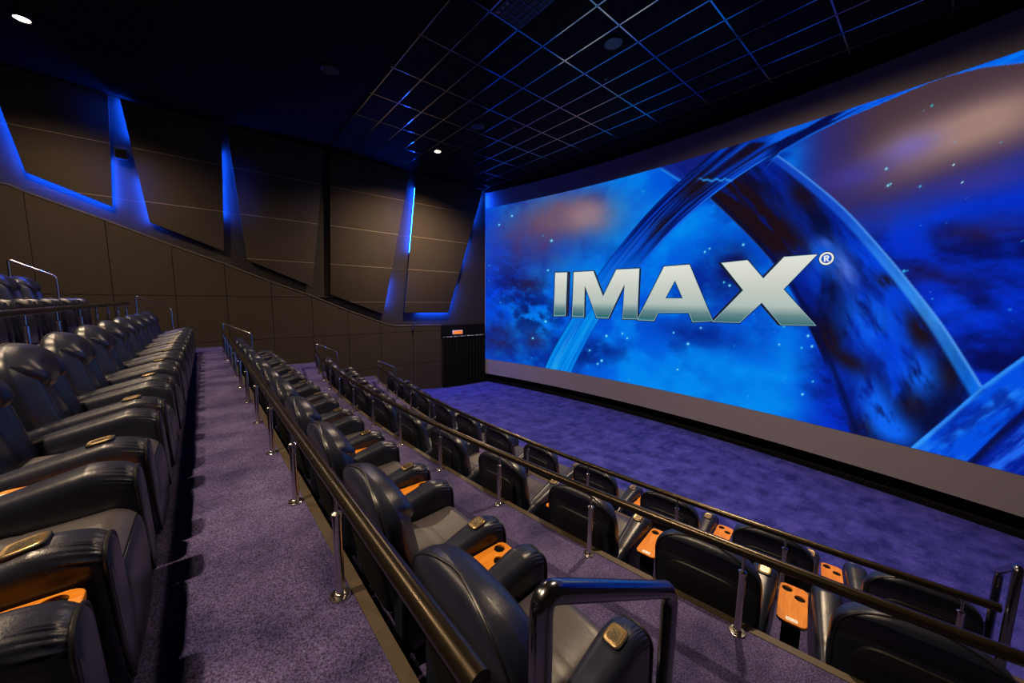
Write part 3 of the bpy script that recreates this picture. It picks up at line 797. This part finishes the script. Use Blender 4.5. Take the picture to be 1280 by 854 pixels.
def make_control(parent):
    q = .80; w, top = arm_dims(q); y = AY0 + (AY1 - AY0) * q
    c = Vector((ARM_X, y - .02, top - .0065)); tilt = math.atan2(.165 * .85, .8 * (AY1 - AY0)) * .8
    M = Matrix.Translation(c) @ Matrix.Rotation(tilt, 4, 'X')
    def sq(r, n, N=40): return [(r * 1.0 * sgnpow(math.cos(2 * PI * k / N), n), r * 1.16 * sgnpow(math.sin(2 * PI * k / N), n)) for k in range(N)]
    def stack(levels, mat, name, par, n=.5):
        m = MB(); rows = [[tuple(M @ Vector((x, yy, z))) for x, yy in sq(r, n)] for r, z in levels]
        m.grid(rows, close_u=True, cap0=True, cap1=True); return m.build(name, mat, par)
    b = stack([(.045, -.008), (.045, .006), (.043, .0085), (.036, .0085)], MAT['black'], 'control_panel', parent)
    tag(b, 'bronze control panel on the right arm')
    stack([(.040, .006), (.040, .0095), (.037, .0115), (.030, .010), (.028, .0095)], MAT['bronze'], 'bezel', b)
    stack([(.0275, .007), (.0275, .0112)], MAT['brass'], 'button_plate', b, .38)
    ic = MB()
    def bar_(x0, y0_, x1, y1_, w_):
        d = Vector((x1 - x0, y1_ - y0_)).normalized(); n_ = Vector((-d.y, d.x)) * w_ / 2 * .9
        pts = [v_ * .85 for v_ in (Vector((x0, y0_)) + n_, Vector((x1, y1_)) + n_, Vector((x1, y1_)) - n_, Vector((x0, y0_)) - n_)]
        ic.grid([[tuple(M @ Vector((p.x, p.y, z))) for p in pts] for z in (.0112, .0122)], close_u=True, cap1=True)
    for L in ((-.020, .020, -.004, .004, .007), (-.018, -.004, -.004, -.018, .009), (.004, -.006, .020, -.022, .007), (.006, .022, .020, .010, .006), (.0, .008, .012, -.004, .004), (.018, .002, .022, -.010, .004)): bar_(*L)
    ic.build('button_icons', MAT['inkdark'], b, smooth=False)

GRP = {}
def make_recliner():
    root = empty('recliner')
    MB().box(-.385, .385, .32, .865, 0, .075).build('base', MAT['black'], root, bevel=.01)
    make_seat().build('seat', MAT['seat_leather'], root)
    make_footrest().build('footrest', MAT['leather'], root)
    b = make_backrest().build('backrest', MAT['leather'], root, angle=None)
    make_back_shell().build('back_panel', MAT['shell'], b)
    make_back_piping().build('piping', MAT['piping'], b)
    make_headrest().build('headrest', MAT['leather'], root, angle=None)
    for s in (-1, 1):
        a = make_arm(s).build('armrest', MAT['leather'], root)
        make_arm_front(s).build('arm_front', MAT['leather'], a)
        make_arm_piping(s).build('piping', MAT['piping'], a)
    make_control(root)
    return root

def make_table():
    root = empty('cup_holder_table')
    x0, x1, ya, yb, z, th, r = -.089, .089, .40, .84, .52, .026, .045
    holes = [(-.040, .775, .034), (.040, .708, .034)]
    def rrect(g_):
        out = []
        for (cx, cy, a0) in ((x1 - r, yb - r, 0), (x0 + r, yb - r, 90), (x0 + r, ya + r, 180), (x1 - r, ya + r, 270)):
            for k in range(7):
                a = math.radians(a0 + 15 * k); out.append((cx + (r + g_) * math.cos(a), cy + (r + g_) * math.sin(a)))
        return out
    def circ(h, n=28): return [(h[0] + h[2] * math.cos(2 * PI * k / n), h[1] + h[2] * math.sin(2 * PI * k / n)) for k in range(n)]
    m = MB(); o = rrect(0); hs = [circ(h) for h in holes]
    loops = [rrect(-.004)] + hs
    flat = [p for l in loops for p in l]
    tri = geometry.tessellate_polygon([[Vector((p[0], p[1], 0)) for p in l] for l in loops])
    m.add([(p[0], p[1], z) for p in flat], tri); m.add([(p[0], p[1], z - th) for p in flat], [t_[::-1] for t_ in tri])
    m.grid([[(p[0], p[1], zz) for p in rrect(g_)] for g_, zz in ((-.004, z), (-.001, z - .002), (0, z - .006), (0, z - th + .006), (-.004, z - th))], close_u=True)
    for h in hs: m.grid([[(p[0], p[1], zz) for p in h] for zz in (z, z - th)], close_u=True)
    top = m.build('tabletop', MAT['wood'], root, angle=.5)
    c = MB()
    for h in holes: c.lathe([(h[2] + .001, 0), (h[2] + .001, -.06), (0.0001, -.06)], 24, (h[0], h[1], z - .012))
    c.build('cup_holder', MAT['pitch'], root)
    lb = MB().box(-.034, .034, .420, .452, z + .0002, z + .0016).build('number_label', MAT['paper'], top, smooth=False)
    gl = MB(); seg = {'2': 'abged', '0': 'abcdef', '1': 'bc', '3': 'abgcd'}
    SG = {'a': (0, 1, 1, 1), 'b': (1, .5, 1, 1), 'c': (1, 0, 1, .5), 'd': (0, 0, 1, 0), 'e': (0, 0, 0, .5), 'f': (0, .5, 0, 1), 'g': (0, .5, 1, .5)}
    x = -.029
    for ch in '200 10':
        if ch == ' ': x += .006; continue
        for k in seg[ch]:
            a_, b_, c_, d_ = SG[k]; xa, xb = x + a_ * .0065, x + c_ * .0065; y_a, y_b = .430 + b_ * .011, .430 + d_ * .011
            gl.box(min(xa, xb) - .0006, max(xa, xb) + .0006, min(y_a, y_b) - .0006, max(y_a, y_b) + .0006, z + .0016, z + .0019)
        x += .0105
    gl.build('label_digits', MAT['inkdark'], lb, smooth=False)
    MB().box(-.055, .055, .44, .50, .0, z - th).build('pedestal', MAT['black'], root, bevel=.006)
    MB().box(-.05, .05, .44, .76, z - th - .02, z - th).build('bracket', MAT['black'], root, bevel=.004)
    return root

ORD = ['nearest', 'second nearest', 'third nearest', 'fourth nearest', 'fifth nearest', 'sixth nearest', 'seventh nearest']
FAR = ['last', 'second', 'third', 'fourth', 'fifth', 'sixth', 'seventh']
proto_c = make_recliner(); map_c = tree_map(proto_c); used_c = [False]
proto_t = make_table(); map_t = tree_map(proto_t); used_t = [False]
def put(proto, mp, used, x, y, z, rz):
    o = proto if not used[0] else copy_tree(proto, mp)
    used[0] = True; o.location = (x, y, z); o.rotation_euler = (0, 0, rz); return o
BACK_GAP = .04
rows_ = [  # tier edge line, floor of the chairs, first x, pitch, list of k, wording, group
    (ym, Z0, -1.00, 1.03, range(6, 11), 'topmost tier behind the upper left rail', 'recliners on the topmost tier'),
    (y0, Z1, -1.00, 1.03, range(0, 11), 'left row along the wide purple aisle', 'recliners along the purple aisle'),
    (y1, Z2, -1.075, 1.025, range(0, 11), 'row below the thick nearest rail', 'recliners below the nearest rail'),
    (y2, Z3, .14, 1.04, range(0, 12), 'row below the middle rail', 'recliners below the middle rail'),
    (y3, Z4, .18, 1.04, range(0, 12), 'front row nearest the screen', 'recliners in the front row'),
]
NUM = ['first', 'second', 'third', 'fourth', 'fifth', 'sixth', 'seventh', 'eighth', 'ninth', 'tenth', 'eleventh', 'twelfth']
for yf, z, xf, pitch, ks, where, grp in rows_:
    ks = list(ks); n = len(ks)
    for c, k in enumerate(ks):
        x = xf - pitch * k; sl = (yf(x + .05) - yf(x - .05)) / .1; rz = math.atan(sl)
        o = put(proto_c, map_c, used_c, x, yf(x) + EDGE + BACK_GAP, z, rz)
        who = 'black recliner, ' + (NUM[c] + ' from the near end, ' if c < (n + 1) // 2 else NUM[n - 1 - c] + ' from the far wall, ')
        tag(o, who + where, 'recliner', grp)
        if c < n - 1 or yf is ym:
            xt = x - pitch / 2; sl = (yf(xt + .05) - yf(xt - .05)) / .1
            if yf is ym: continue
            t_ = put(proto_t, map_t, used_t, xt, yf(xt) + EDGE + BACK_GAP, z, math.atan(sl))
            who = 'orange cup table, ' + (NUM[c] + ' from the near end, ' if c < n // 2 else NUM[n - 2 - c] + ' from the far wall, ')
            tag(t_, who + where, 'table', grp.replace('recliners', 'cup tables'))

# ------------------------------------------------------------------ rails with posts
def post_meshes():
    a = MB().lathe([(.0205, .012), (.0205, .40), (.0235, .402), (.0235, .418), (.012, .424), (.0085, .426)], 16)
    b = MB().lathe([(.047, 0), (.047, .008), (.044, .011), (.024, .012), (.0235, .022), (.0205, .024)], 20)
    for k in range(3): b.lathe([(.007, .010), (.007, .017), (.0001, .0175)], 8, (.035 * math.cos(2.09 * k + .5), .035 * math.sin(2.09 * k + .5), 0))
    c = MB().lathe([(.0085, .42), (.0085, .53)], 10)
    return (a.mesh('post', MAT['chrome'], angle=.6), b.mesh('base_flange', MAT['chrome'], angle=.6), c.mesh('stem', MAT['chrome'], angle=.6))
PM = post_meshes()
RAIL_R = .032
def railing(yf, z, xa, xb, posts, label):
    root = empty('railing', ((xa + xb) / 2, yf((xa + xb) / 2), z)); L = root.location
    tag(root, label, 'railing', 'black rails along the tier edges')
    pts = [(x - L.x, yf(x) - L.y, .55) for x in np.linspace(xa, xb, 40)]
    MB().tube(pts, RAIL_R, 20).build('top_rail', MAT['rail'], root, angle=.9)
    MB().tube([pts[0], (pts[0][0] - .004, pts[0][1], .55)], RAIL_R + .0015, 20).build('end_cap', MAT['black'], root, angle=.9)
    for x in posts:
        p = bpy.data.objects.new('post', PM[0]); col.objects.link(p); p.parent = root; p.location = (x - L.x, yf(x) - L.y, 0)
        for me_, nm in ((PM[1], 'base_flange'), (PM[2], 'stem')):
            s_ = bpy.data.objects.new(nm, me_); col.objects.link(s_); s_.parent = p
railing(ym, Z0, -11.75, -5.2, [-5.5 - 1.02 * k for k in range(7)], 'upper black rail with steel posts on the topmost tier, far left')
railing(y0, Z0, -11.5, -2.0, [-2.45, -3.45, -4.45, -5.53, -6.49, -7.48, -8.42, -9.3, -10.2, -11.15], 'black rail with steel posts behind the far left recliners')
railing(y1, Z1, -11.75, -.575, [-1.69 - 1.03 * k for k in range(9)] + [-10.93, -11.62], 'thick black rail with steel posts nearest the camera, along the purple aisle')
railing(y2, Z2, -11.75, 1.3, [.42, -.62, -1.66, -2.70, -3.74, -4.78, -5.79, -6.79, -7.81, -8.77, -9.8, -10.71, -11.6], 'middle of the three black rails in front, with steel posts')
railing(y3, Z3, -11.75, .52, [.35, -.72, -1.70, -2.86, -3.97, -5.05, -6.1, -7.2, -8.3, -9.4, -10.4, -11.6], 'black rail with steel posts nearest the screen')

# ------------------------------------------------------------------ bent tube handrails at the ends of the rows
def fillet(P, r, n=6):
    P = [Vector(p) for p in P]; out = [P[0]]
    for i in range(1, len(P) - 1):
        a, b, c = P[i - 1], P[i], P[i + 1]; u, v = (a - b).normalized(), (c - b).normalized()
        s_, e_ = b + u * r, b + v * r
        for k in range(n + 1):
            t_ = k / n; out.append((s_ * (1 - t_) + b * t_) * (1 - t_) + (b * (1 - t_) + e_ * t_) * t_)
    out.append(P[-1]); return out
def handrail(x, ya, za, yb, zb, drop_top, h, rad, label, mat, grp):
    root = empty('handrail', (x, ya, za)); tag(root, label, 'handrail', grp)
    P = [(0, 0, .0), (0, 0, h), (0, yb - ya, h - drop_top), (0, yb - ya, zb - za)]
    MB().tube(fillet(P, .055), rad, 16).build('bent_tube', mat, root, angle=.9)
    for p in (P[0], P[-1]):
        MB().lathe([(rad * 2.1, 0), (rad * 2.1, .006), (rad * 1.15, .012), (rad * 1.1, .02)], 18, p).build('base_flange', MAT['chrome'], root)
hg = 'steel handrails at the wall end of the rows'
for yf, za, zb, lb in ((ym, Z0, Z0, 'topmost'), (y0, Z0, Z1, 'second'), (y1, Z1, Z2, 'third'), (y2, Z2, Z3, 'fourth'), (y3, Z3, Z4, 'lowest')):
    x = -11.82; ya = yf(x) + .03
    if yf is ym: za = ZM; zb = Z0
    if yf is y0: ya += .06
    handrail(x, ya, za, ya + .57, zb, .30, .71, .019, f'bent steel handrail by the left wall, {lb} going down the steps', MAT['chrome'], hg)
handrail(-.50, .52, Z1, 1.157, Z2, .35, .765, .027, 'large dark steel handrail at the near end of the closest row, bottom centre', MAT['gloss_tube'], 'dark steel handrails at the near end of the rows')
handrail(.575, 4.42, Z3, 5.1, Z4, .38, .86, .027, 'dark steel handrail at the near end of the rail closest to the screen', MAT['gloss_tube'], 'dark steel handrails at the near end of the rows')

# ------------------------------------------------------------------ ceiling fittings
def downlight(x, y, label, wide=False):
    o = empty('downlight', (x, y, HC)); tag(o, label, 'ceiling light', 'round warm ceiling downlights')
    MB().lathe([(.125, .02), (.125, -.012), (.100, -.016), (.092, -.006), (.092, .02)], 32).build('trim_ring', MAT['black'], o)
    MB().lathe([(.0001, -.005), (.090, -.005), (.090, .01)], 32).build('lens', MAT['lens'], o)
    l = bpy.data.lights.new('downlight_beam', 'SPOT'); l.energy = 1; l.spot_size = math.radians(172); l.spot_blend = .55; l.shadow_soft_size = .09
    l.color = (1.0, .74, .48)
    q_ = bpy.data.objects.new('downlight_beam', l); col.objects.link(q_); q_.location = (x, y, HC - .03)
    l.spot_size = math.radians(150 if x < -6 else 108 if y > 0 else 128); l.spot_blend = .9
    if wide:
        l2 = l.copy(); l2.energy = 560; l2.spot_size = math.radians(174); l2.spot_blend = .3
        q2 = bpy.data.objects.new('screen_border_fill', l2); col.objects.link(q2); q2.location = (x, y, HC - .03)  # extra fill lamp, added to brighten the canvas border above the picture
    return l
LIGHTS = {}
LIGHTS['a'] = downlight(-10.55, 5.83, 'warm ceiling downlight above the left wall beside the screen')
LIGHTS['b'] = downlight(-10.37, -2.04, 'warm ceiling downlight in the upper left corner')
LIGHTS['c'] = downlight(-2.15, 6.05, 'warm ceiling downlight over the ceiling grid in front of the screen', True)
LIGHTS['d'] = downlight(-2.15, -2.04, 'warm ceiling downlight behind the camera')
LIGHTS['e'] = downlight(-6.3, -2.04, 'warm ceiling downlight over the upper left tiers')
for k, e_ in dict(a=2100, b=1000, c=2000, d=1800, e=800).items(): LIGHTS[k].energy = e_

def ceiling_disc(x, y, r, label):
    o = empty('ceiling_speaker', (x, y, HC)); tag(o, label, 'speaker', 'round ceiling speakers')
    MB().lathe([(r, .01), (r, -.012), (r * .92, -.02), (r * .86, -.012)], 32).build('rim', MAT['speaker_cone'], o)
    MB().lathe([(r * .86, -.008), (r * .5, -.012), (r * .2, -.010), (.0001, -.02)], 32).build('grille', MAT['speaker_cone'], o)
ceiling_disc(-4.19, 5.86, .17, 'round grey ceiling speaker in the middle of the ceiling grid')
ceiling_disc(-8.37, 5.83, .17, 'round dark ceiling speaker close to the far downlight')
ceiling_disc(-8.40, 2.22, .17, 'round black ceiling speaker lost in the dark ceiling')
def sensor(px_, py_, label):
    d = R.T @ np.array([(px_ - 640) / F_PX, (py_ - 427) / F_PX, 1.0]); P = d * (4.575 / d[2])
    o = empty('smoke_detector', (P[0], P[1], HC)); tag(o, label, 'detector', 'small ceiling detectors')
    MB().lathe([(.045, 0), (.045, -.015), (.03, -.03), (.0001, -.032)], 20).build('body', MAT['speaker_cone'], o)
    MB().lathe([(.052, .004), (.052, -.004), (.045, -.006)], 20).build('base_ring', MAT['black'], o)
sensor(757, 98, 'tiny ceiling detector below the round grey speaker')
sensor(643, 160, 'tiny ceiling detector near the far corner of the grid')
o = empty('air_vent', (-4.50, 4.10, HC)); tag(o, 'square black ceiling air grille with pale louvres at the top of the picture', 'vent')
m = MB()
for k in range(8):
    a = -.55 + 1.1 * k / 7; m.box(a - .006, a + .006, -.27, .27, -.012, -.004)
for k in range(6):
    b = -.27 + .54 * k / 5; m.box(-.55, .55, b - .006, b + .006, -.012, -.004)
m.build('grille', plain('vent_metal', (.12, .12, .16, 1), .3, .9), o, smooth=False)
MB().box(-.57, .57, -.285, .285, -.003, .004).build('back_plate', MAT['black'], o, smooth=False)
for k in range(5): MB().box(-.52 + .115 * k, -.46 + .115 * k, -.25, -.20, -.010, -.005).build('louvre', MAT['canvas'], o, smooth=False)

# ------------------------------------------------------------------ world and view
w = bpy.data.worlds.new('dark_room'); sc.world = w; w.use_nodes = True
w.node_tree.nodes['Background'].inputs[0].default_value = (.01, .01, .014, 1)
w.node_tree.nodes['Background'].inputs[1].default_value = .2
sc.view_settings.view_transform = 'Standard'; sc.view_settings.look = 'None'
sc.view_settings.exposure = 0.0; sc.view_settings.gamma = 1.0; sc.view_settings.use_curve_mapping = False
cy = sc.cycles
cy.use_denoising = True
cy.max_bounces = 6; cy.diffuse_bounces = 3; cy.glossy_bounces = 3; cy.transmission_bounces = 1; cy.transparent_max_bounces = 2
cy.sample_clamp_indirect = 6.0; cy.caustics_reflective = False; cy.caustics_refractive = False
